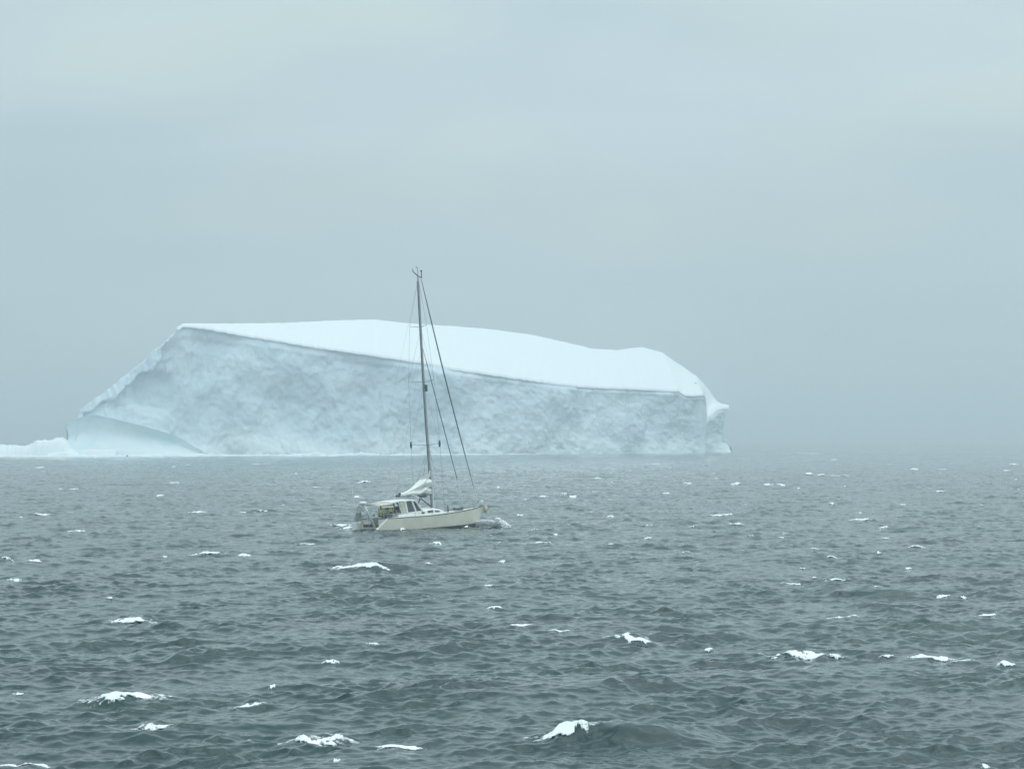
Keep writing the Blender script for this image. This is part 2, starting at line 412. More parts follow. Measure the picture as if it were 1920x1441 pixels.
# ------------------------------------------------------------------ iceberg
def ice_material(name, c0, c1, c2, bump=0.4):
    m = bpy.data.materials.new(name); m.use_nodes = True
    t = m.node_tree; b = t.nodes['Principled BSDF']; LN = t.links
    b.inputs['Roughness'].default_value = 0.65
    geo = t.nodes.new('ShaderNodeNewGeometry')
    mpn = t.nodes.new('ShaderNodeMapping'); mpn.inputs['Rotation'].default_value = (0, R(12), 0); mpn.inputs['Scale'].default_value = (1, 1, 0.62)
    LN.new(geo.outputs['Position'], mpn.inputs['Vector'])
    n = t.nodes.new('ShaderNodeTexNoise'); n.inputs['Scale'].default_value = 0.038; n.inputs['Detail'].default_value = 7
    n.inputs['Roughness'].default_value = 0.62; n.inputs['Distortion'].default_value = 0.6
    LN.new(mpn.outputs[0], n.inputs['Vector'])
    r = t.nodes.new('ShaderNodeValToRGB'); cr_ = r.color_ramp
    cr_.elements[0].position = 0.36; cr_.elements[0].color = c0 + (1,)
    cr_.elements[1].position = 0.66; cr_.elements[1].color = c2 + (1,)
    e_ = cr_.elements.new(0.5); e_.color = c1 + (1,)
    LN.new(n.outputs['Fac'], r.inputs[0])
    # drifted snow and rubble dusting the foot of the cliff
    sp = t.nodes.new('ShaderNodeSeparateXYZ'); LN.new(geo.outputs['Position'], sp.inputs[0])
    n3 = t.nodes.new('ShaderNodeTexNoise'); n3.inputs['Scale'].default_value = 0.022; n3.inputs['Detail'].default_value = 7; n3.inputs['Roughness'].default_value = 0.6
    LN.new(geo.outputs['Position'], n3.inputs['Vector'])
    mr = t.nodes.new('ShaderNodeMapRange'); mr.inputs['From Min'].default_value = 0; mr.inputs['From Max'].default_value = 22
    mr.inputs['To Min'].default_value = 0.16; mr.inputs['To Max'].default_value = -0.16
    LN.new(sp.outputs['Z'], mr.inputs['Value'])
    ad = t.nodes.new('ShaderNodeMath'); ad.operation = 'ADD'; LN.new(mr.outputs[0], ad.inputs[0]); LN.new(n3.outputs['Fac'], ad.inputs[1])
    st = t.nodes.new('ShaderNodeMapRange'); st.inputs['From Min'].default_value = 0.5; st.inputs['From Max'].default_value = 0.64; st.interpolation_type = 'SMOOTHSTEP'
    LN.new(ad.outputs[0], st.inputs['Value'])
    mx = t.nodes.new('ShaderNodeMix'); mx.data_type = 'RGBA'
    LN.new(st.outputs[0], mx.inputs[0]); LN.new(r.outputs[0], mx.inputs[6]); mx.inputs[7].default_value = (0.82, 0.92, 0.95, 1)
    LN.new(mx.outputs[2], b.inputs['Base Color'])
    n2 = t.nodes.new('ShaderNodeTexNoise'); n2.inputs['Scale'].default_value = 0.4; n2.inputs['Detail'].default_value = 9; n2.inputs['Roughness'].default_value = 0.6
    LN.new(mpn.outputs[0], n2.inputs['Vector'])
    bp = t.nodes.new('ShaderNodeBump'); bp.inputs['Strength'].default_value = bump; bp.inputs['Distance'].default_value = 2.5
    LN.new(n2.outputs['Fac'], bp.inputs['Height']); LN.new(bp.outputs[0], b.inputs['Normal'])
    return m
ICE = ice_material('blue glacier ice', (0.53, 0.66, 0.74), (0.62, 0.75, 0.82), (0.74, 0.85, 0.90))
ICE2 = ice_material('smooth sea worn ice', (0.50, 0.72, 0.78), (0.58, 0.78, 0.84), (0.64, 0.82, 0.87), bump=0.12)
SNOW = mat('fresh snow', (0.90, 0.945, 0.96), rough=0.75, var=0.012, scale=0.02, bump=0.25, bscale=0.05)

def interp(tbl, x):
    xs = [p[0] for p in tbl]; ys = [p[1] for p in tbl]
    return float(np.interp(x, xs, ys))

BASEV = [(100, 855.4), (400, 854.2), (900, 852.0), (1310, 849.2), (1370, 848.6)]
def dbase(u): return CAMH * F / (interp(BASEV, u) - HOR)
# snow/cliff edge: (u, v, extra depth over the base) and skyline (u, v, depth behind the edge)
EDGE = [  # u, v, setback, ru, rv, rd
 (150,769,14, 150,769,30),(172,752,12,172,751,40),(196,737,10,196,735,45),(216,721,8,217,719,50),(236,704,8,236,702,50),(252,691,8,252,689,50),
 (267,680,8,268,677,45),(284,660,8,285,657,40),(306,648,8,307,643,36),(318,632,8,320,628,30),(332,618,10,330,613,22),(341,609,12,342,606,14),
 (380,613,12,400,606,40),(440,624,11,470,606,70),(520,637,10,545,604.5,95),(600,650,10,615,601,120),(700,664,9,700,598.5,150),(760,674,9,757,605,165),
 (800,680,9,800,608,170),(850,690,9,860,612,175),(900,697,9,920,617,180),(980,709,9,1000,628,185),(1040,717,9,1060,641,185),(1090,723,9,1110,653,180),
 (1150,726,9,1155,656,175),(1230,729,8,1205,650,170),(1272,731,6,1243,661,160),(1282,738,5,1262,675,150),(1300,739.5,4,1285,690,140),(1318,738,3,1305,704,125),
 (1322,746,25,1318,717,118),(1322,770,55,1330,731,112),(1317,797,75,1338,743,108),(1330,781,78,1345,752,104),(1344,767,82,1353,756,98),(1352,765,84,1360,757.5,94),(1366,763,86,1367,759,92)]

def resample(tbl, per):
    out_ = []
    for a, b in zip(tbl[:-1], tbl[1:]):
        n = max(2, int(max(abs(b[0] - a[0]), abs(b[1] - a[1])) / per))
        for i in range(n): out_.append([a[k] + (b[k] - a[k]) * i / n for k in range(len(a))])
    out_.append(list(tbl[-1])); return out_
E = resample(EDGE, 2.2)

def fr(p, sc_, o=5, seed=0.0):
    return noise.fractal(Vector((p[0] * sc_ + seed, p[1] * sc_ + seed * 1.7, p[2] * sc_)), 0.9, 2.1, o, noise_basis='PERLIN_ORIGINAL')
def rdg(p, sc_, seed=0.0):
    return noise.ridged_multi_fractal(Vector((p[0] * sc_ + seed, p[1] * sc_, p[2] * sc_ * 0.7)), 0.9, 2.2, 5, 0.9, 2.0, noise_basis='PERLIN_ORIGINAL')

berg = empty('iceberg', (0, 1130, 0))
tag(berg, 'huge tilted tabular iceberg with pale blue cliff and smooth white snow top in the mist', 'iceberg')
tops = []; backs = []
for (u, v, sb, ru, rv, rd) in E:
    d = dbase(min(u, 1318) if sb < 20 else 1318) + sb
    jag = fr((u, 0, 0), 0.09, 4, 3.0) * 1.1 + fr((u, 0, 0), 0.02, 3, 9.0) * 0.8 + fr((u, 0, 0), 0.4, 3, 5.0) * 0.9
    if 150 < u < 335: jag = jag * 3.6 + 9.0 * (abs((u / 27.0) % 1.0 - 0.5) - 0.25)
    tops.append(P(u, v + jag, d))
    backs.append(P(ru, rv + (fr((ru, 5, 0), 0.05, 3) * 0.7), d + rd))
inv = Matrix.Translation(-Vector((0, 1130, 0)))

def lobe_dx(u, t):      # the right hand spur is pinched under its rim and spreads at the waterline
    if u < 1340: return 0.0
    return (u - 1340) / 26 * (-4.5 * math.sin(math.pi * min(1, t * 1.2)) ** 0.7 + 2.0 * t * t)
# front cliff
NR = 74
rows = [[] for _ in range(NR + 1)]
for ci, (e_, tp) in enumerate(zip(E, tops)):
    u, sb = e_[0], e_[2]
    db = dbase(min(u, 1318))
    flare = 3.0
    if sb > 20: db = dbase(1318) + sb - 3; flare = 2 + 10 * min(1, max(0, (u - 1335) / 30))
    bx_ = (u - 960) / F * db
    if u < 1312: pass
    bot = Vector((bx_, db, -1.5))
    pass
    for r_ in range(NR + 1):
        t = r_ / NR
        s = t
        # overhanging upper wall, bulging foot
        p = tp.lerp(bot, s)
        p.x += lobe_dx(u, t)
        p.y -= flare * max(0, s - 0.72) ** 1.5 * 6 * (0.4 + 0.9 * max(0, fr((u * .4, 0, 0), 0.05, 3, 2.)+.3))
        amp = min(1.0, t * 9) * (1.0 if u > 330 else 1.0)
        edge_fade = (1.0 if 160 < u < 1310 else 0.4) if u < 1324 else 1.0
        q = (p.x, p.y, p.z)
        big = fr(q, 0.018, 3, 7.0) * 6.0 + fr((q[0], q[1] * .6, q[2] * 0.8), 0.05, 5, 1.0) * 3.2
        sml = abs(fr((q[0], q[1] * .6, q[2]), 0.13, 5, 4.0)) * -1.3 + fr(q, 0.5, 3, 8.0) * 0.3
        strat = 0.0
        if t < 0.10: strat = -0.8 * math.sin(t / 0.10 * math.pi * 2.0)   # layered firn under the rim
        vv = HOR - (p.z - CAMH) / p.y * F
        if u < 302 and sb < 20:
            vk = float(np.interp(u, [150, 170, 190, 212, 222, 240, 262, 280, 290, 302], [772, 773, 752, 751, 735, 722, 700, 698, 684, 672]))
            big += 3.6 * min(1, max(0, (vk - vv + 1.5) / 3.0))
        e1 = 1 - ((u - 292) / 52) ** 2 - ((vv - 738) / 46) ** 2
        if e1 > 0: big -= 3.0 * min(1, e1 * 1.6); sml *= 0.5
        e2 = 1 - ((u - 272 - (vv - 790) * .4) / 62) ** 2 - ((vv - 792) / 34) ** 2
        if e2 > 0: big += 3.0 * min(1, e2 * 3.5)
        al = q[0] * 0.78 + q[1] * 0.62
        sml += -2.4 * max(0, abs(fr((al, 0, q[2] * 0.12), 0.045, 5, 12.0)) * -1 + 0.16) * 4 * (0.35 + abs(fr(q, 0.02, 2, 5.)) * 2)
        off = (big + sml) * amp * edge_fade + strat * (amp if u > 340 else 0)
        p = p + Vector((0.62, -0.79, 0)) * off * 0.8
        rows[r_].append(inv @ p)
mb = MB(); mb.grid(rows); cliff = mb.build('ice_cliff', ICE, berg, smooth=True, fix=False)
# shared rim so that cap and cliff meet
mb = MB(); rr = []
NS = 26
for r_ in range(NS + 1):
    t = r_ / NS; row = []
    for tp, bk, e_ in zip(tops, backs, E):
        p = tp.lerp(bk, t)
        ln = (bk - tp).length
        p.z += math.sin(math.pi * t) * ln * 0.012 * (0.5 if e_[0] < 1318 else 0.0)
        p.z += fr((p.x, p.y, 0), 0.02, 3) * 0.5 * min(1, t * 6) * min(1, (1 - t) * 6)
        if r_ == 0 and e_[0] >= 330: p.y -= 0.5; p.z += 0.25
        row.append(inv @ p)
    rr.append(row)
front = [p + Vector((0.3, -0.2, -1.1)) for p in rr[0]]
ks = next(i for i, e_ in enumerate(E) if e_[0] >= 330)
allr = [front] + rr
mb.grid([r_[ks:] for r_ in allr]); cap = mb.build('snow_cap', SNOW, berg, smooth=True, fix=False)
mb = MB(); mb.grid([r_[:ks + 1] for r_ in allr[1:]]); mb.build('ice_shoulder', ICE, berg, smooth=True, fix=False)
# hidden rear wall down to the sea
mb = MB(); rows = []
for r_ in range(13):
    t = r_ / 12; row = []
    for bk, e_ in zip(backs, E):
        p = Vector((bk.x + lobe_dx(e_[3], t), bk.y + 6 * t, bk.z * (1 - t) - 1.5 * t))
        p.y += fr((p.x, p.y, p.z), 0.04, 4) * 5 * min(1, t * 4); row.append(inv @ p)
    rows.append(row)
mb.grid(rows)
# close the two narrow ends
for k in (0, -1):
    a, b = tops[k], backs[k]; ue = E[k][3]
    mb.grid([[inv @ Vector((a.x + lobe_dx(ue, t / 12), a.y, a.z * (1 - t / 12) - 1.5 * t / 12)), inv @ Vector((b.x + lobe_dx(ue, t / 12), b.y + 6 * t / 12, b.z * (1 - t / 12) - 1.5 * t / 12))] for t in range(13)])
mb.build('rear_wall', ICE, berg, smooth=True, fix=False)

# smooth sea worn lobe in front of the left end
LOBE = [(116,797),(121,792),(130,788),(145,783),(160,780),(172,777),(200,783),(230,790),(262,798),(295,807),(325,817),(350,830),(370,842),(388,853)]
LB = resample([tuple(p) for p in LOBE], 3)
mb = MB(); rows = []
NL = 40
for r_ in range(NL + 1):
    t = r_ / NL; row = []
    for (u, v) in LB:
        db = dbase(u) - 8 - 3 * math.sin((u - 116) / 272 * math.pi)
        tp = P(u, v + fr((u, 1, 0), 0.06, 3) * 0.8, db + 6.5)
        ub = u + (6 if u < 135 else 0) * math.sin(math.pi * min(1, t * 1.6))
        z = tp.z * (1 - t) - 1.0 * t
        under = math.sin(math.pi * min(1, t * 1.25)) * 3.2      # wave-cut hollow
        x = (ub - 960) / F * db
        y = db + 6.5 - 6.5 * t ** 1.7 + under * 0.8 + math.sin(t * 13 + u * 0.012) * 0.22
        y += fr((x, y, z), 0.05, 3) * 0.9
        row.append(inv @ Vector((x, y, z)))
    rows.append(row)
mb.grid(rows)
# its back, running into the berg
rows = [[p.copy() for p in rows[0]]]
for k in (0.35, 0.7, 1.0):
    rows.append([p + Vector((0.5 * k, 5 * k, -9 * k)) for p in rows[0]])
mb.grid(rows); 
left = [[r_[0] for r_ in [rows[0]]]]
mb.build('sea_worn_ledge', ICE2, berg, smooth=True, fix=False)
mb = MB()
c = P(1304, 719, dbase(1318) + 92)
for r_ in E: pass
mb.ball(inv @ P(1304, 719.5, dbase(1300) + 62), (0.9, 0.9, 0.9), 8, 6)  # small dark ball forming a blot on the snow
mb.build('dark_blot', mat('matte dark grey', (0.10, 0.12, 0.13), 0.9), berg, smooth=True)

# ------------------------------------------------------------------ low ice at the berg's foot
def low_ice(name, prof, dd, depth, label, cat, group=None, m=SNOW, rough=0.25, step=0.0):
    """prof: (u, v_top) pairs; a low mound of ice lying on the sea at its own distance"""
    pr = resample([tuple(p) for p in prof], 2.0)
    u0, u1 = pr[0][0], pr[-1][0]
    cx = ((u0 + u1) / 2 - 960) / F * dd
    mb = MB(); rows = []
    NC = 12
    for r_ in range(NC + 1):
        t = r_ / NC; row = []
        for (u, v) in pr:
            top = max(0.15, P(u, v, dd).z)
            x = (u - 960) / F * dd
            # steep front face, rounded top, slope behind
            if t < 0.3: z = -0.6 + (top + 0.6) * math.sin(t / 0.3 * math.pi / 2) ** 0.8
            else: z = -0.6 + (top + 0.6) * max(0, math.cos((t - 0.3) / 0.7 * math.pi / 2)) ** 0.6
            edge = min(1, (u - u0) / 4 + 0.25, (u1 - u) / 4 + 0.25)
            y = (t - 0.3) * depth * edge
            n_ = fr((x, y * 2, z), 0.25, 4, dd * 0.01) * rough * (1 if 0 < t < 1 else 0)
            row.append(Vector((x - cx, y - abs(n_), z + n_ * 0.8)))
        rows.append(row)
    mb.grid(rows)
    o = mb.build(name, m, None, smooth=True, fix=False); o.location = (cx, dd, 0)
    tag(o, label, cat, group); return o
low_ice('snowy_ice_shelf', [(-120,836),(-40,835.5),(0,835),(30,835),(52,834.5),(62,830),(75,826),(95,823),(116,821),(124,826),(134,838),(146,846),(160,854)], 996, 22,
        'long low white shelf of snowy ice running off the left edge of the picture', 'ice shelf', rough=1.3)
low_ice('ice_floe', [(148,851),(150,845),(156,843),(175,842.3),(195,842.5),(210,842),(218,843),(220,846),(221,852)], 988, 9,
        'flat topped block of white ice in front of the smooth blue ledge', 'ice floe')
low_ice('ice_floe', [(86,856),(92,850),(104,848.5),(118,847),(132,849),(146,852),(150,856)], 986, 7,
        'low rounded lump of white ice left of the flat topped block', 'ice floe')
G = 'bits of ice along the foot of the berg'
low_ice('ice_chunk', [(262,855),(270,853),(284,852.8),(292,850.5),(299,852),(304,855)], 986, 5, 'small pointed white ice chunk at the right of the flat topped block', 'ice chunk', G)
low_ice('ice_chunk', [(336,855),(348,852.5),(360,851.5),(372,850.5),(382,849),(388,852),(394,855)], 990, 6, 'wide low ice chunk below the end of the dark crease in the cliff', 'ice chunk', G)
low_ice('ice_chunk', [(536,855),(544,852),(552,849.8),(560,852),(568,855)], 1004, 5, 'small peaked ice chunk, left one of the three together at the cliff foot', 'ice chunk', G)
low_ice('ice_chunk', [(574,855),(583,850.5),(590,847.2),(598,848.2),(606,851.5),(612,855)], 1005, 6, 'tallest peaked ice chunk, middle one of the three together at the cliff foot', 'ice chunk', G)
low_ice('ice_chunk', [(612,855),(618,850.8),(625,852.5),(633,855)], 1006, 5, 'lowest ice chunk, right one of the three together at the cliff foot', 'ice chunk', G)
# surf line along the foot
pr = []
for i in range(0, 560):
    u = -60 + i * 2.0
    pr.append((u, 851.9 + 0.6 * fr((u, 3, 0), 0.03, 3) + (u - 200) * 0.0004))
mb = MB(); rows = []
for r_ in range(7):
    t = r_ / 6; row = []
    for (u, v) in pr:
        d = min(dbase(max(u, 100)) - 12, 1120) + fr((u, 8, 0), 0.02, 3) * 4
        if u < 240: d = 984 + fr((u, 8, 0), 0.02, 3) * 2
        wgt = 0.35 + 0.9 * max(0, fr((u, 0, 7), 0.017, 4) + 0.35)
        if u > 700: wgt *= max(0, 1 - (u - 700) / 340) ** 0.7
        z = -0.5 + (0.5 + 1.2 * wgt * (0.6 + 0.9 * abs(fr((u, 4, 7), 0.12, 3)))) * math.sin(math.pi * t) 
        row.append(Vector(((u - 960) / F * d, d + (t - 0.5) * 5, z)))
    rows.append(row)
mb.grid(rows); o = mb.build('surf_line', FOAM, None, smooth=True, fix=False)
tag(o, 'thin white line of surf and brash ice along the foot of the iceberg', 'surf', kind='stuff')

exec_marker = True
# ------------------------------------------------------------------ materials of the yacht
M = dict(
 cream=mat('cream hull paint', (0.84, 0.80, 0.67), 0.35, var=0.07, scale=1.2),
 navy=mat('dark antifouling', (0.03, 0.045, 0.07), 0.6),
 white=mat('white gelcoat', (0.80, 0.80, 0.76), 0.4, var=0.05),
 deck=mat('pale grey deck', (0.55, 0.56, 0.52), 0.7, var=0.08),
 dark=mat('dark rubber', (0.035, 0.045, 0.05), 0.6),
 glass=mat('dark window glass', (0.05, 0.075, 0.085), 0.12, var=0.2),
 alu=mat('weathered aluminium', (0.30, 0.33, 0.34), 0.45, metal=0.3),
 lalu=mat('white painted spar', (0.66, 0.69, 0.68), 0.4),
 wire=mat('stainless wire', (0.16, 0.18, 0.19), 0.45, metal=0.3),
 furl=mat('dark sail cover cloth', (0.10, 0.12, 0.13), 0.85),
 sail=mat('off white sailcloth', (0.86, 0.87, 0.82), 0.8, var=0.08, scale=2.0, bump=0.5, bscale=3.0),
 canvas=mat('sand canvas', (0.58, 0.55, 0.47), 0.9, var=0.1),
 tan=mat('stained grey cloth', (0.30, 0.33, 0.30), 0.9),
 steel=mat('stainless tube', (0.38, 0.41, 0.42), 0.35, metal=0.5),
 yellow=mat('lime yellow oilskin', (0.55, 0.62, 0.10), 0.6, var=0.15),
 navycloth=mat('navy blue oilskin', (0.02, 0.03, 0.06), 0.7),
 skin=mat('skin', (0.55, 0.36, 0.28), 0.6), hat=mat('grey wool hat', (0.35, 0.37, 0.36), 0.9),
 brown=mat('sand oilskin', (0.42, 0.42, 0.30), 0.8),
 buff=mat('buff fender', (0.62, 0.55, 0.36), 0.6))

yacht = empty('sailing_yacht', (-11.98, 194.56, -0.24), (0, 0, 0))
yacht.rotation_mode = 'XYZ'
yr = Matrix.Rotation(R(45), 4, 'Z') @ Matrix.Rotation(R(-2.0), 4, 'Y') @ Matrix.Rotation(R(-2.4), 4, 'X')
yacht.rotation_euler = yr.to_euler()
tag(yacht, 'cream hulled sailing yacht with bare tall mast and bundled white mainsail motoring past the iceberg', 'sailboat')
YM = Matrix.Translation((-11.98, 194.56, -0.24)) @ yr

LOA = 13.5
def hb(x):   # half beam at deck
    t = min(1.0, x / LOA)
    if t < 0.42: return 1.50 + 0.62 * math.sin(math.pi / 2 * t / 0.42)
    return max(0.03, 2.12 * (1 - ((t - 0.42) / 0.58) ** 2.1))
def shz(x):  # sheer height
    s = 1.06 - 0.03 * math.sin(math.pi * x / LOA) + 0.36 * (max(0, x - 5) / 8.5) ** 1.5
    if x < 1.2: s = min(s, 0.16 + (x - 0.05) / 1.15 * 0.88) if x > 0.05 else 0.16
    return s
xs = [0, 0.15, 0.5, 0.9, 1.2, 1.6, 1.9, 2.3] + [2.3 + i * 0.4 for i in range(1, 26)] + [12.7, 13.0, 13.25, 13.42, 13.5]
def section(x, side, z0, z1, n=7):
    """hull side points between two heights"""
    s = shz(x) if z1 is None else z1
    pts = []
    for i in range(n):
        z = z0 + (s - z0) * i / (n - 1)
        full = shz(max(x, 1.2))
        k = min(1.0, max(0.0, (z + 0.55) / (full + 0.55)))
        fl = 0.74 + 0.26 * min(1, max(0, k)) ** 0.55 if x < 9 else 0.74 + 0.26 * k ** 0.55 - (x - 9) / 4.5 * 0.42 * (1 - k)
        xr = x
        if x > 12: xr = x - (x - 12) / 1.5 * (1 - k) * 0.75      # raked stem
        pts.append(Vector((xr, side * hb(x) * max(0.02, fl), z)))
    return pts
mb = MB(); mn = MB(); rail = MB()
for side in (1, -1):
    mb.grid([section(x, side, 0.06, None) for x in xs])
    mn.grid([section(x, side, -0.75, 0.06, 5) for x in xs])
    # inner faces of the stern scoop
    mb.grid([[Vector((x, side * (hb(x) - 0.32), min(shz(x), shz(x)))), Vector((x, side * hb(x), shz(x)))] for x in xs[:5]])
    mb.grid([[Vector((x, side * (hb(x) - 0.32), 0.1)), Vector((x, side * (hb(x) - 0.32), shz(x)))] for x in xs[:5]])
    mb.add([(0, side * hb(0) * 0.8, -0.1), (0, side * (hb(0) - 0.32), -0.1), (0, side * (hb(0) - 0.32), 0.16), (0, side * hb(0) * 0.97, 0.16)], [(0, 1, 2, 3)])
    rail.tube([Vector((x, side * (hb(x) - 0.01), shz(x) + 0.025)) for x in xs[4:]], 0.035, 6)
mn.grid([section(0, 1, -0.75, 0.06, 5), section(0, -1, -0.75, 0.06, 5)])
hull = mb.build('hull', M['cream'], yacht, smooth=True, fix=False)
mn.build('antifouling', M['navy'], hull, smooth=True, fix=False)
rail.build('toe_rail', M['dark'], hull)
mb = MB()
mb.grid([[Vector((x, -hb(x) + 0.02, shz(x))), Vector((x, 0, shz(x) + 0.06)), Vector((x, hb(x) - 0.02, shz(x)))] for x in xs if x >= 2.7])
for s_ in (-1, 1):
    mb.grid([[Vector((x, s_ * (hb(x) - 0.02), shz(x))), Vector((x, s_ * 0.82, shz(x) + 0.03)), Vector((x, s_ * 0.82, 0.62))] for x in (1.2, 1.6, 1.9, 2.3, 2.7)])
mb.grid([[Vector((x, -0.82, 0.62)), Vector((x, 0.82, 0.62))] for x in (1.2, 2.7)])
mb.grid([[Vector((2.7, -0.82, z)), Vector((2.7, 0.82, z))] for z in (0.62, 1.1)])
mb.build('deck', M['deck'], yacht, fix=False)
mb = MB()
mb.grid([[Vector((1.2, y, 0.1)), Vector((1.2, y, 1.03))] for y in (-1.5, -0.45)])
mb.grid([[Vector((1.2, y, 0.1)), Vector((1.2, y, 1.03))] for y in (0.45, 1.5)])
mb.box((0.62, 0, 0.10), (1.15, 2.5, 0.06)); mb.box((0.95, 0, 0.35), (0.45, 2.3, 0.06))
mb.build('transom', M['white'], yacht)
mb = MB(); mb.box((0.15, 1.12, 0.55), (0.4, 0.6, 0.62)); mb.build('stern_locker', M['white'], yacht, bevel=0.04)
mb = MB(); mb.box((0.9, 0.45, 0.55), (0.4, 0.8, 0.22)); mb.build('outboard_bracket', M['dark'], yacht, bevel=0.03)

# coachroof: low, rounded, tapering forward
cx_ = [(2.7, 1.30, 0.30), (3.6, 1.32, 0.40), (4.6, 1.32, 0.48), (5.6, 1.26, 0.55), (6.7, 1.14, 0.58), (7.5, 1.0, 0.48), (8.1, 0.85, 0.30), (8.7, 0.7, 0.04)]
rows = []
for (x, b_, h) in cx_:
    z = shz(x)
    rows.append([Vector((x, s_ * b_ * k, z + h * q)) for (s_, k, q) in ((-1, 1.08, -0.03), (-1, 0.98, 0.72), (-1, 0.86, 0.95), (-1, 0.4, 1.08), (1, 0.4, 1.08), (1, 0.86, 0.95), (1, 0.98, 0.72), (1, 1.08, -0.03))])
mb = MB(); mb.grid(rows); mb.add(rows[0], [tuple(range(8))])
coach = mb.build('coachroof', M['white'], yacht, smooth=False, fix=False)
for side in (-1, 1):
    for (x0, x1, k0, k1) in ((2.9, 3.3, .30, .50), (3.5, 3.9, .35, .55), (4.5, 4.68, .35, .6), (5.25, 5.6, .35, .68), (6.0, 6.7, .38, .72), (6.95, 7.55, .38, .66)):
        m_ = MB(); pts = []
        for (x, k) in ((x0, k0), (x1, k0), (x1, k1), (x0, k1)):
            b_ = interp([(a[0], a[1]) for a in cx_], x); h = interp([(a[0], a[2]) for a in cx_], x)
            y = side * b_ * (1.08 - 0.10 * (k / 0.72) + 0.012)
            pts.append(Vector((x, y, shz(x) + h * k)))
        q = [p + Vector((0, -side * 0.05, 0)) for p in pts]
        m_.add(pts + q, [(0, 1, 2, 3), (4, 7, 6, 5), (0, 4, 5, 1), (1, 5, 6, 2), (2, 6, 7, 3), (3, 7, 4, 0)])
        m_.build('portlight', M['glass'], coach)

# cockpit coaming
mb = MB()
for s_ in (-1, 1):
    mb.grid([[Vector((x, s_ * (hb(x) - 0.30), shz(x))), Vector((x, s_ * (hb(x) - 0.38), shz(x) + h)), Vector((x, s_ * (hb(x) - 0.62), shz(x) + h)), Vector((x, s_ * (hb(x) - 0.66), shz(x) - 0.3))]
             for x, h in ((1.4, .04), (2.1, .08), (2.6, .12), (3.4, .2), (4.2, .28), (4.8, .36))])
mb.build('cockpit_coaming', M['white'], yacht, fix=False)

# pilothouse : roof, posts, raked windscreen and side glass
ph = MB(); zb = 1.42; zt = 2.36
def slab(m_, prof, w0):
    m_.grid([[Vector((x, s_, z)) for (x, z) in prof] for s_ in (-w0, w0)])
roof = [(2.05, zt - 0.02), (3.0, zt + 0.07), (4.2, zt + 0.08), (4.75, zt + 0.02)]
th = 0.09
rows = []
for (x, z) in roof:
    rows.append([Vector((x, y, z + dz)) for (y, dz) in ((-1.22, -th), (-1.22, -0.02), (-0.9, 0.05), (0, 0.09), (0.9, 0.05), (1.22, -0.02), (1.22, -th))])
ph.grid(rows); ph.grid([[r_[0] for r_ in rows], [r_[-1] for r_ in rows]])
ph.add(rows[0], [tuple(range(7))]); ph.add(rows[-1], [tuple(range(7))])
house = ph.build('pilothouse', M['white'], yacht, fix=False)
for s_ in (-1, 1):
    for (xb, xt, r_) in ((3.15, 2.85, 0.05), (3.75, 3.55, 0.12), (4.75, 4.35, 0.09), (5.55, 4.72, 0.08)):
        p = MB(); p.tube([(xb, s_ * 1.20, zb - 0.1), (xt, s_ * 1.18, zt + 0.0)], r_, 6); p.build('pillar', M['white'], house)
    g = MB(); g.add([(3.8, s_ * 1.17, zb - .1), (4.72, s_ * 1.17, zb - .1), (4.34, s_ * 1.15, zt - .06), (3.6, s_ * 1.15, zt - .06)], [(0, 1, 2, 3)]); g.build('side_window', M['glass'], house)
    g = MB(); g.add([(4.80, s_ * 1.17, zb - .05), (5.42, s_ * 1.17, zb + .05), (4.9, s_ * 1.16, zb + 0.5), (4.62, s_ * 1.15, zb + .5)], [(0, 1, 2, 3)]); g.build('side_window', M['glass'], house)
g = MB(); g.add([(5.55, -1.14, zb), (5.55, 1.14, zb), (4.74, 1.14, zt - .02), (4.74, -1.14, zt - .02)], [(0, 1, 2, 3)]); g.build('windscreen', M['glass'], house)
p = MB(); p.box((5.15, 0, (zb + zt) / 2), (0.05, 0.07, 1.15), Euler((0, R(-41), 0))); p.build('windscreen_post', M['white'], house)
p = MB(); p.add([(3.2, -1.23, zb - .05), (3.7, -1.23, zb - .05), (3.5, -1.21, zt - .05), (2.95, -1.21, zt - .05)], [(0, 1, 2, 3)]); p.build('side_curtain', M['canvas'], house)

# bimini
mb = MB(); rows = []
for x, z in ((0.55, 2.26), (1.0, 2.33), (1.6, 2.34), (2.15, 2.33)):
    rows.append([Vector((x, y, z - 0.16 * (abs(y) / 1.35) ** 2.5)) for y in (-1.35, -1.1, -0.6, 0, 0.6, 1.1, 1.35)])
mb.grid(rows); mb.grid([[p + Vector((0, 0, -0.04)) for p in r_] for r_ in rows])
bim = mb.build('bimini', M['canvas'], yacht, smooth=True, fix=False)
mb = MB()
for x0, xt in ((2.0, 0.7), (2.0, 2.1)):
    mb.tube([(x0, -1.4, 1.15), (xt, -1.36, 2.15), (xt, -0.9, 2.3), (xt, 0.9, 2.3), (xt, 1.36, 2.15), (x0, 1.4, 1.15)], 0.018, 6)
mb.build('bimini_frame', M['steel'], bim)
mb = MB(); mb.add([(0.8, -1.38, 2.08), (2.1, -1.38, 2.10), (2.1, -1.40, 1.92), (0.85, -1.40, 1.97)], [(0, 1, 2, 3)]); mb.build('side_valance', M['canvas'], bim)

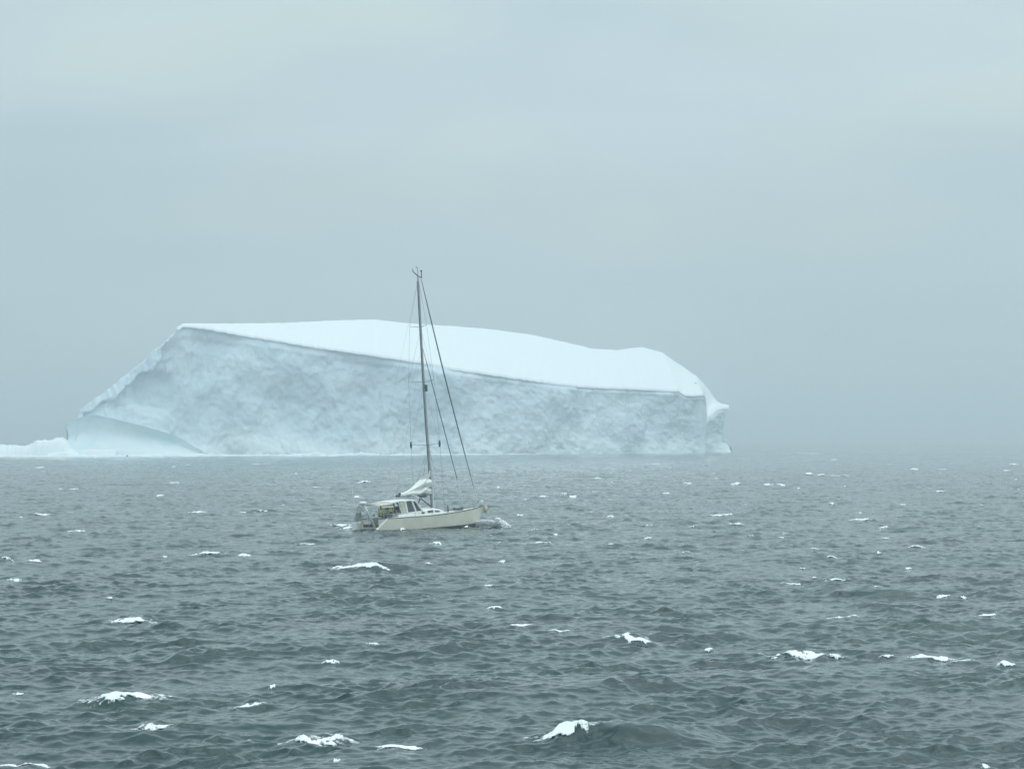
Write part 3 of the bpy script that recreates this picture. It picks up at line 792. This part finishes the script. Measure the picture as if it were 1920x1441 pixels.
# thick white pole at the quarter with its dome
mb = MB(); mb.tube([(0.85, -0.35, 0.45), (0.05, -0.1, 2.30)], 0.11, 8); pole = mb.build('instrument_pole', M['lalu'], yacht, smooth=True)
mb = MB(); mb.ball((0.0, -0.05, 2.42), (0.34, 0.34, 0.15)); mb.build('radar_dome', M['white'], pole, smooth=True)
mb = MB(); mb.tube([(0.5, 1.3, 1.0), (0.15, 1.35, 3.25)], 0.018, 6); mb.ball((0.15, 1.35, 3.3), (0.06, 0.06, 0.12)); mb.build('whip_aerial', M['white'], yacht)

# pushpit rails + grey spray cloth at the stern
mb = MB()
for s_ in (-1, 1):
    for x in (0.35, 1.2, 2.1): mb.tube([(x, s_ * (hb(x) - 0.12), shz(x)), (x - .05, s_ * (hb(x) - 0.12), 1.75)], 0.02, 6)
    for z in (1.75, 1.4): mb.tube([(2.1, s_ * 1.5, z), (1.2, s_ * 1.48, z), (0.3, s_ * 1.38, z), (0.05, s_ * 1.0, z), (0.05, s_ * 0.5, z)], 0.018, 6)
    mb.tube([(0.05, s_ * .5, 1.75), (0.2, s_ * .5, 0.2)], 0.018, 6)
mb.build('pushpit', M['steel'], yacht)
mb = MB(); rows = []
for i in range(9):
    t = i / 8; y = 0.25 + 0.75 * t
    rows.append([Vector((0.02 + 0.12 * math.sin(t * 9 + z * 3), y, z)) for z in (0.95, 1.15, 1.35, 1.55, 1.72 - 0.1 * t)])
mb.grid(rows); mb.grid([[p + Vector((0.09, 0, 0)) for p in r_] for r_ in rows])
mb.build('spray_cloth', M['tan'], yacht, smooth=True, fix=False)
for (x, y, z, r_) in ((2.9, -1.12, 1.36, .09), (2.2, -1.2, 1.30, .09), (2.2, 1.2, 1.34, .09)):
    mb = MB(); mb.tube([(x, y, z - .1), (x, y, z - .03), (x, y, z + .03), (x, y, z + .1)], [r_ * 1.3, r_, r_, r_ * 1.2], 10); mb.build('winch', M['steel'], yacht, smooth=True)
# steering pedestal and wheel
mb = MB(); mb.tube([(3.2, 0, 0.95), (3.2, 0, 1.75)], [0.13, 0.10], 8); ped = mb.build('wheel_pedestal', M['white'], yacht)
mb = MB(); k = 20
mb.tube([(3.08, 0.5 * math.cos(2 * math.pi * i / k), 1.6 + 0.5 * math.sin(2 * math.pi * i / k)) for i in range(k + 1)], 0.02, 6)
for i in range(5): mb.tube([(3.08, 0, 1.6), (3.08, 0.5 * math.cos(1.256 * i), 1.6 + 0.5 * math.sin(1.256 * i))], 0.012, 5)
mb.build('steering_wheel', M['steel'], ped)

# stanchions, lifelines, pulpit
mb = MB(); wl = MB()
for s_ in (-1, 1):
    sx = [2.1, 3.9, 5.7, 7.5, 9.3, 10.9]
    for x in sx:
        mb = MB(); mb.tube([(x, s_ * (hb(x) - 0.05), shz(x)), (x, s_ * (hb(x) - 0.07), shz(x) + 0.66)], 0.014, 5); mb.build('stanchion', M['steel'], yacht)
    for z in (0.64, 0.34): wl.tube([(x, s_ * (hb(x) - 0.07), shz(x) + z) for x in sx + [11.7]], 0.007, 4)
wl.build('lifelines', M['wire'], yacht)
mb = MB()
for s_ in (-1, 1):
    mb.tube([(11.7, s_ * (hb(11.7) - .05), shz(11.7)), (11.55, s_ * (hb(11.7) - .03), shz(11.7) + 0.70)], 0.032, 6)
    mb.tube([(12.9, s_ * (hb(12.9) - .02), shz(12.9)), (13.0, s_ * 0.42, shz(12.9) + 0.66)], 0.022, 6)
    for z in (0.68, 0.36): mb.tube([(11.55, s_ * (hb(11.7) - .03), shz(11.7) + z), (12.3, s_ * .6, shz(12.3) + z), (13.0, s_ * 0.42, shz(13) + z), (13.75, s_ * 0.2, shz(13.4) + z + .02), (13.85, 0, shz(13.4) + z + .02)], 0.02, 6)
mb.build('pulpit', M['steel'], yacht)
mb = MB(); mb.box((13.55, 0, shz(13.4) + 0.04), (0.75, 0.2, 0.12)); roller = mb.build('bow_roller', M['steel'], yacht, bevel=0.02)
mb = MB(); mb.tube([(13.0, 0, shz(13) + .12), (13.95, 0, shz(13.4) - 0.02)], 0.03, 6); mb.add([(13.95, 0, 1.45), (14.1, .22, 1.15), (13.7, 0, 0.85), (14.1, -.22, 1.15), (13.85, 0, 1.15)], [(0, 1, 4), (0, 4, 3), (1, 2, 4), (4, 2, 3), (0, 3, 2, 1)])
mb.build('anchor', M['alu'], roller)
mb = MB(); mb.ball((13.80, -0.05, 1.18), (0.20, 0.20, 0.30)); mb.build('bow_fender', M['buff'], yacht, smooth=True)
mb = MB(); mb.ball((13.1, -0.35, 1.75), (0.22, 0.16, 0.28)); mb.build('rolled_sailbag', M['lalu'], yacht, smooth=True)
mb = MB(); mb.box((10.1, -0.55, shz(10.1) + 0.17), (0.9, 0.4, 0.16)); mb.tube([(9.65, -.55, shz(10) + .3), (9.8, -.55, shz(10) + .2)], .06, 6); mb.tube([(10.55, -.55, shz(10) + .3), (10.4, -.55, shz(10) + .2)], .06, 6); mb.build('deck_hatch', M['dark'], yacht, bevel=0.03)
mb = MB(); mb.tube([(8.9, -0.6, shz(8.9)), (8.9, -0.6, shz(8.9) + 0.62)], 0.05, 6); mb.build('vent_cowl', M['dark'], yacht)

# ---------------------------------------------------------------- rig
MX = 7.7; MZ0 = shz(MX) + 0.55; MTOP = 20.95
def mast_at(z): return Vector((MX - 0.012 * (z - MZ0) - 0.10 * math.sin(math.pi * (z - MZ0) / (MTOP - MZ0)), 0, z))
mb = MB(); mb.tube([mast_at(MZ0 - 0.1 + (MTOP - MZ0 + 0.1) * i / 24) for i in range(25)], [0.108 - 0.035 * (i / 24) ** 2 for i in range(25)], 10, axis=(0, 1, 0))
mast = mb.build('mast', M['alu'], yacht, smooth=True)
mb = MB(); mb.tube([mast_at(MZ0 + 0.0 + (5.2) * i / 6) + Vector((0.07, -0.085, 0)) for i in range(7)], 0.07, 6); mb.build('mast_track', M['lalu'], mast)
mb = MB(); mb.tube([mast_at(MZ0 + (MTOP - MZ0 - .4) * i / 14) + Vector((-0.14, 0, 0)) for i in range(15)], 0.022, 5); mb.build('halyards', M['dark'], mast)
tips = []
for z, hw, name in ((6.85, 1.75, 0), (12.1, 1.55, 1), (16.7, 1.05, 2)):
    c = mast_at(z); sp = MB(); tt = []
    for s_ in (-1, 1):
        tp = c + Vector((-0.28, s_ * hw, 0.10)); tt.append(tp)
        sp.tube([c, tp], [0.05, 0.03], 6, flat=0.6)
    sp.build('spreader', M['alu'], mast); tips.append(tt)
for s_ in (0, 1):
    mb = MB(); mb.ball(tips[0][s_] + Vector((0, 0.02, -0.03)), (0.10, 0.10, 0.30)); mb.build('radar_reflector', M['dark'], mast, smooth=True)
mb = MB(); c = mast_at(11.6); mb.box(c + Vector((0.1, -0.05, 0)), (0.26, 0.24, 0.55)); mb.ball(c + Vector((.2, 0, .05)), .13); mb.build('steaming_light', M['dark'], mast)
# masthead gear
c = mast_at(MTOP); mb = MB()
mb.tube([c, c + Vector((-0.55, 0.05, 0.42))], [0.05, 0.035], 6)
mb.tube([c, c + Vector((0.42, 0, -0.12))], [0.05, 0.04], 6)
mb.tube([c, c + Vector((-0.02, 0, 0.70))], 0.025, 5); mb.tube([c + Vector((-0.02, 0, 0.7)), c + Vector((-0.2, 0, 0.8))], 0.025, 5)
mb.tube([c + Vector((0.3, -0.1, -0.1)), c + Vector((0.3, -0.1, 0.4))], 0.04, 5); mb.ball(c + Vector((0.3, -0.1, 0.42)), 0.09)
mb.tube([c + Vector((-.5, .04, .4)), c + Vector((-.55, .04, .62))], 0.03, 5)
mb.build('masthead_gear', M['furl'], mast)

# furled headsails on their stays
top = mast_at(MTOP - 0.15) + Vector((0.32, 0, 0)); bot = Vector((13.0, 0, shz(13) + 0.35))
mb = MB(); mb.tube([top.lerp(bot, i / 20) + Vector((-0.10 * math.sin(math.pi * i / 20), 0, -0.12 * math.sin(math.pi * i / 20))) for i in range(21)],
   [0.022 + 0.034 * math.sin(math.pi * min(1, max(0, (i - 0.5) / 17))) ** .5 if i < 19 else 0.02 for i in range(21)], 7); mb.build('furled_genoa', M['furl'], yacht, smooth=True)
mb = MB(); mb.tube([top.lerp(bot, 0.86), top.lerp(bot, 0.99)], [0.06, 0.04], 6); mb.build('genoa_tack', M['lalu'], yacht)
t2 = mast_at(14.9) + Vector((0.12, 0, 0)); b2 = Vector((11.3, 0, shz(11.3) + 0.5))
mb = MB(); mb.tube([t2.lerp(b2, i / 12) for i in range(13)], [0.018 + 0.022 * math.sin(math.pi * i / 12) ** .5 if i < 11 else 0.02 for i in range(13)], 6); mb.build('furled_staysail', M['furl'], yacht, smooth=True)
mb = MB(); mb.tube([t2.lerp(b2, 0.84), t2.lerp(b2, 0.92), t2.lerp(b2, 0.99)], [0.05, 0.07, 0.03], 6); mb.build('staysail_tack', M['lalu'], yacht)
# standing rigging
mb = MB(); wr = 0.011
hd = mast_at(MTOP - 0.2)
for k, s_ in enumerate((-1, 1)):
    ch = Vector((MX - 0.35, s_ * (hb(MX) - 0.12), shz(MX)))
    mb.tube([hd, tips[2][k]], wr, 4); mb.tube([tips[2][k], tips[1][k]], wr, 4); mb.tube([tips[1][k], tips[0][k]], wr, 4); mb.tube([tips[0][k], ch], wr * 1.2, 4)
    mb.tube([mast_at(16.6), tips[1][k]], wr * .8, 4); mb.tube([mast_at(12.0), tips[0][k]], wr * .8, 4)
    mb.tube([mast_at(6.7), ch + Vector((.3, 0, 0))], wr, 4); mb.tube([mast_at(6.7), ch + Vector((-.8, 0, 0))], wr, 4)
    mb.tube([mast_at(14.8), Vector((1.9, s_ * 1.4, 1.1))], wr * .5, 4)
    mb.tube([mast_at(6.4) + Vector((0, s_ * .4, 0)), Vector((MX - .5, s_ * .5, shz(MX) + .4))], wr * .7, 4)
mb.tube([hd, Vector((0.3, 0, 1.0))], wr * .5, 4)
mb.build('standing_rigging', M['wire'], yacht)

# boom, kicker and the bundled sail
G0 = mast_at(MZ0 + 1.12) + Vector((-0.12, 0, 0)); BE = Vector((G0.x - 3.35, 0.15, G0.z + 0.02))
mb = MB(); mb.tube([G0, BE], [0.085, 0.085], 8); boom = mb.build('boom', M['alu'], yacht, smooth=True)
mb = MB(); mb.tube([BE, BE + Vector((-.35, 0, 0.02))], 0.10, 8); mb.ball(BE + Vector((0, -.06, .16)), .12); mb.build('boom_end', M['dark'], boom)
mb = MB(); mb.tube([G0 + Vector((-1.55, 0, -.05)), mast_at(MZ0 + 0.08) + Vector((-.12, 0, 0))], 0.05, 6); mb.tube([G0 + Vector((-1.0, 0, -.05)), G0 + Vector((-1.75, -.2, -.9))], 0.06, 6)
mb.box(G0 + Vector((-1.0, -.1, -.12)), (0.8, .2, .18)); mb.build('kicker', M['dark'], boom)
def sail_mesh():
    # a luff pulled up the mast, a foot lying along the boom and a leech sagging between them, all in deep folds
    A = mast_at(MZ0 + 3.05) + Vector((-.16, 0, 0)); Bt = G0 + Vector((-.05, -.05, .02)); C_ = BE + Vector((.15, 0, .15))
    nu, nv = 54, 26; front = []
    for i in range(nu + 1):
        s = i / nu; row = []
        for j in range(nv + 1):
            t = j / nv
            topc = A.lerp(C_, s) + Vector((0, 0, -0.30 * math.sin(math.pi * s)))
            botc = Bt.lerp(C_, s) + Vector((0, 0, -0.24 * math.exp(-((s - 0.42) / 0.12) ** 2) - 0.12 * math.sin(math.pi * s)))
            p = topc.lerp(botc, t)
            fold = 0.17 * math.sin(14.5 * (t + 0.55 * s) + 2.5 * math.sin(5 * s)) + 0.10 * math.sin(31 * (t * (1 - s * .5)) + 7 * s + 1.3)
            belly = 0.30 * math.sin(math.pi * t) * (1 - 0.4 * s)
            k = (0.3 + 0.7 * math.sin(math.pi * min(1, s * 1.4 + 0.12))) * (1 - .6 * s)
            p += Vector((0.25 * fold * k, -(belly * .6 + fold * k * 1.5) * min(1, (1 - s) * 5), 0.10 * fold * k))
            row.append(p)
        front.append(row)
    return front
mb = MB(); mb.grid(sail_mesh()); sl_ = mb.build('mainsail', M['sail'], yacht, smooth=True, fix=False)
sm = sl_.modifiers.new('cloth', 'SOLIDIFY'); sm.thickness = 0.05
mb = MB(); fr_ = [BE + Vector((1.3 - i * .14, -0.02, 0.12 + .02 * math.sin(i * 2))) for i in range(10)]
mb.tube(fr_, [0.10 + 0.05 * abs(math.sin(i * 1.7)) for i in range(10)], 8); mb.build('sail_roll', M['sail'], sl_, smooth=True)

# ------------------------------------------------------------------ crew
def skin_mesh(name, pts, edges, radii, m_, parent):
    me = bpy.data.meshes.new(name); me.from_pydata([tuple(p) for p in pts], edges, []); me.update()
    o = link_mesh(name, me, m_, parent)
    sk = o.modifiers.new('skin', 'SKIN'); sk.use_smooth_shade = True
    for i, r_ in enumerate(radii):
        sv = me.skin_vertices[0].data[i]; sv.radius = (r_, r_) if not isinstance(r_, tuple) else r_
        sv.use_root = (i == 0)
    sub = o.modifiers.new('sub', 'SUBSURF'); sub.levels = 1; sub.render_levels = 1
    return o

def person(local, face, jacket, trousers, hat, label, lean=0.1, arm=0.35, grp='crew in the cockpit'):
    """seated figure; local = seat point on the yacht, face = heading in degrees on the yacht"""
    root = empty('person'); root.matrix_world = YM @ Matrix.Translation(local) @ Matrix.Rotation(R(face), 4, 'Z')
    tag(root, label, 'person', grp)
    z = lambda a, b, c_: Vector((a, b, c_))
    lx = lean
    pel = z(0, 0, .10); ch = z(lx * .6, 0, .42); ne = z(lx, 0, .60); hd_ = z(lx + .03, 0, .70); ht = z(lx + .04, 0, .82)
    pts = [pel, z(lx * .3, 0, .26), ch, ne, hd_, ht]; ed = [(0, 1), (1, 2), (2, 3), (3, 4), (4, 5)]; rd = [.13, .12, .14, .055, .085, .09]
    for s_ in (-1, 1):
        b = len(pts)
        pts += [z(lx * .8, s_ * .19, .50), z(lx + .08, s_ * .26, .27), z(lx + arm, s_ * .16, .24), z(lx + arm + .09, s_ * .13, .25)]
        ed += [(2, b), (b, b + 1), (b + 1, b + 2), (b + 2, b + 3)]; rd += [.06, .045, .033, .035]
        b = len(pts)
        pts += [z(.05, s_ * .10, .08), z(.44, s_ * .13, .08), z(.42, s_ * .13, -.36), z(.56, s_ * .14, -.40)]
        ed += [(0, b), (b, b + 1), (b + 1, b + 2), (b + 2, b + 3)]; rd += [.085, .065, .045, .04]
    skin_mesh('body', pts, ed, rd, M['skin'], root)
    # jacket
    jp = [pel + z(0, 0, .03), z(lx * .3, 0, .26), ch, ne + z(0, 0, -.02)]; je = [(0, 1), (1, 2), (2, 3)]; jr = [.17, .165, .18, .09]
    for s_ in (-1, 1):
        b = len(jp); jp += [z(lx * .8, s_ * .20, .50), z(lx + .08, s_ * .27, .27), z(lx + arm, s_ * .16, .24)]; je += [(2, b), (b, b + 1), (b + 1, b + 2)]; jr += [.09, .07, .055]
    skin_mesh('jacket', jp, je, jr, jacket, root)
    tp_ = [pel + z(-.01, 0, -.02)]; te = []; tr = [.155]
    for s_ in (-1, 1):
        b = len(tp_); tp_ += [z(.06, s_ * .10, .08), z(.44, s_ * .13, .08), z(.42, s_ * .13, -.30)]; te += [(0, b), (b, b + 1), (b + 1, b + 2)]; tr += [.11, .085, .065]
    skin_mesh('trousers', tp_, te, tr, trousers, root)
    for s_ in (-1, 1):
        bt = MB(); bt.tube([(.42, s_ * .13, -.22), (.43, s_ * .13, -.40)], [.075, .07], 8); bt.ball((.50, s_ * .14, -.42), (.14, .06, .05), 8, 6); bt.build('boot', M['dark'], root, smooth=True)
    b_ = MB(); b_.ball(ht + z(-.01, 0, .02), (.115, .10, .10)); b_.build('hat', hat, root, smooth=True)
    f_ = MB(); f_.ball(ht + z(.095, 0, -.05), (.022, .015, .025), 6, 5); f_.build('nose', M['skin'], root, smooth=True)
    for s_ in (-1, 1):   # fingers closed round the rail or tiller
        h_ = z(lx + arm + .11, s_ * .13, .25)
        fg = MB()
        for k in range(4): fg.tube([h_ + z(0, (k - 1.5) * .02, 0), h_ + z(.05 - .004 * abs(k - 1), (k - 1.5) * .021, -.005), h_ + z(.055, (k - 1.5) * .02, -.04)], [.010, .009, .007], 5)
        fg.tube([h_ + z(-.02, -s_ * .035, 0), h_ + z(.02, -s_ * .06, -.015)], [.011, .008], 5)
        fg.build('fingers', M['skin'], root)
    return root
person((1.35, -0.62, 1.30), 12, M['yellow'], M['navycloth'], M['hat'], 'person in lime yellow jacket and dark trousers sitting furthest aft under the awning')
person((2.45, -0.62, 1.34), 150, M['yellow'], M['navycloth'], M['brown'], 'person in yellow jacket and sand coloured hat sitting close to the cabin', lean=.05)
person((2.35, -0.15, 1.30), -20, M['navycloth'], M['navycloth'], M['brown'], 'person in navy blue jacket sitting between the two yellow jackets', lean=.05)

# ------------------------------------------------------------------ spray thrown by the bow
def spray():
    rng = np.random.default_rng(5); V = []; Fc = []
    bow = YM @ Vector((12.9, -0.1, 0.0))
    n = 5600
    s = rng.random(n) ** 0.75                                     # along the sheet, 0 at the stem
    arch = 0.32 + 0.42 * np.sin(np.pi * np.clip(s * 1.02, 0, 1)) ** 0.6 - 0.5 * s
    fill = rng.random(n) ** 0.45
    x = bow.x - 0.25 + s * 2.6 + rng.normal(0, .05, n)
    y = bow.y - 0.8 - s * 2.0 + rng.normal(0, .25, n)
    z = np.maximum(0.02, arch * fill + rng.normal(0, .03, n))
    # dense falling tongue at the outer end
    m2 = 5200; k = rng.random(m2)
    x2 = bow.x + 1.55 + k * 0.95 + rng.normal(0, .07, m2); y2 = bow.y - 2.4 - k * .4 + rng.normal(0, .15, m2)
    z2 = np.maximum(0.0, 0.62 * (1 - k) ** 0.9 - rng.random(m2) * 0.34 + .12)
    X = np.concatenate([x, x2]); Y = np.concatenate([y, y2]); Z = np.concatenate([z, z2])
    r = np.concatenate([rng.uniform(.014, .034, n), rng.uniform(.03, .065, m2)])
    t = np.array([[1, 1, 1], [1, -1, -1], [-1, 1, -1], [-1, -1, 1]], float)
    co = np.stack([X, Y, Z], 1)[:, None, :] + t[None] * r[:, None, None]
    fc = np.array([[0, 1, 2], [0, 3, 1], [0, 2, 3], [1, 3, 2]])
    return np_mesh('bow_spray', co.reshape(-1, 3), (fc[None] + 4 * np.arange(len(X))[:, None, None]).reshape(-1, 3))
o = link_mesh('bow_spray', spray(), FOAM); tag(o, 'white sheet of spray thrown forward by the yacht bow', 'spray', kind='stuff')

# ------------------------------------------------------------------ haze
mb = MB(); mb.box((0, 0, 41.0), (24400, 24400, 88.0))
hz = mb.build('haze', None)
m = bpy.data.materials.new('sea mist'); m.use_nodes = True; t = m.node_tree; t.nodes.clear()
o_ = t.nodes.new('ShaderNodeOutputMaterial'); pv = t.nodes.new('ShaderNodeVolumePrincipled')
pv.inputs['Density'].default_value = 0.00068; pv.inputs['Color'].default_value = (0.84, 0.91, 0.95, 1); pv.inputs['Anisotropy'].default_value = 0.2
t.links.new(pv.outputs[0], o_.inputs['Volume']); hz.data.materials.append(m)
tag(hz, 'thin pale sea mist fading the far water into the sky', 'haze', kind='stuff')
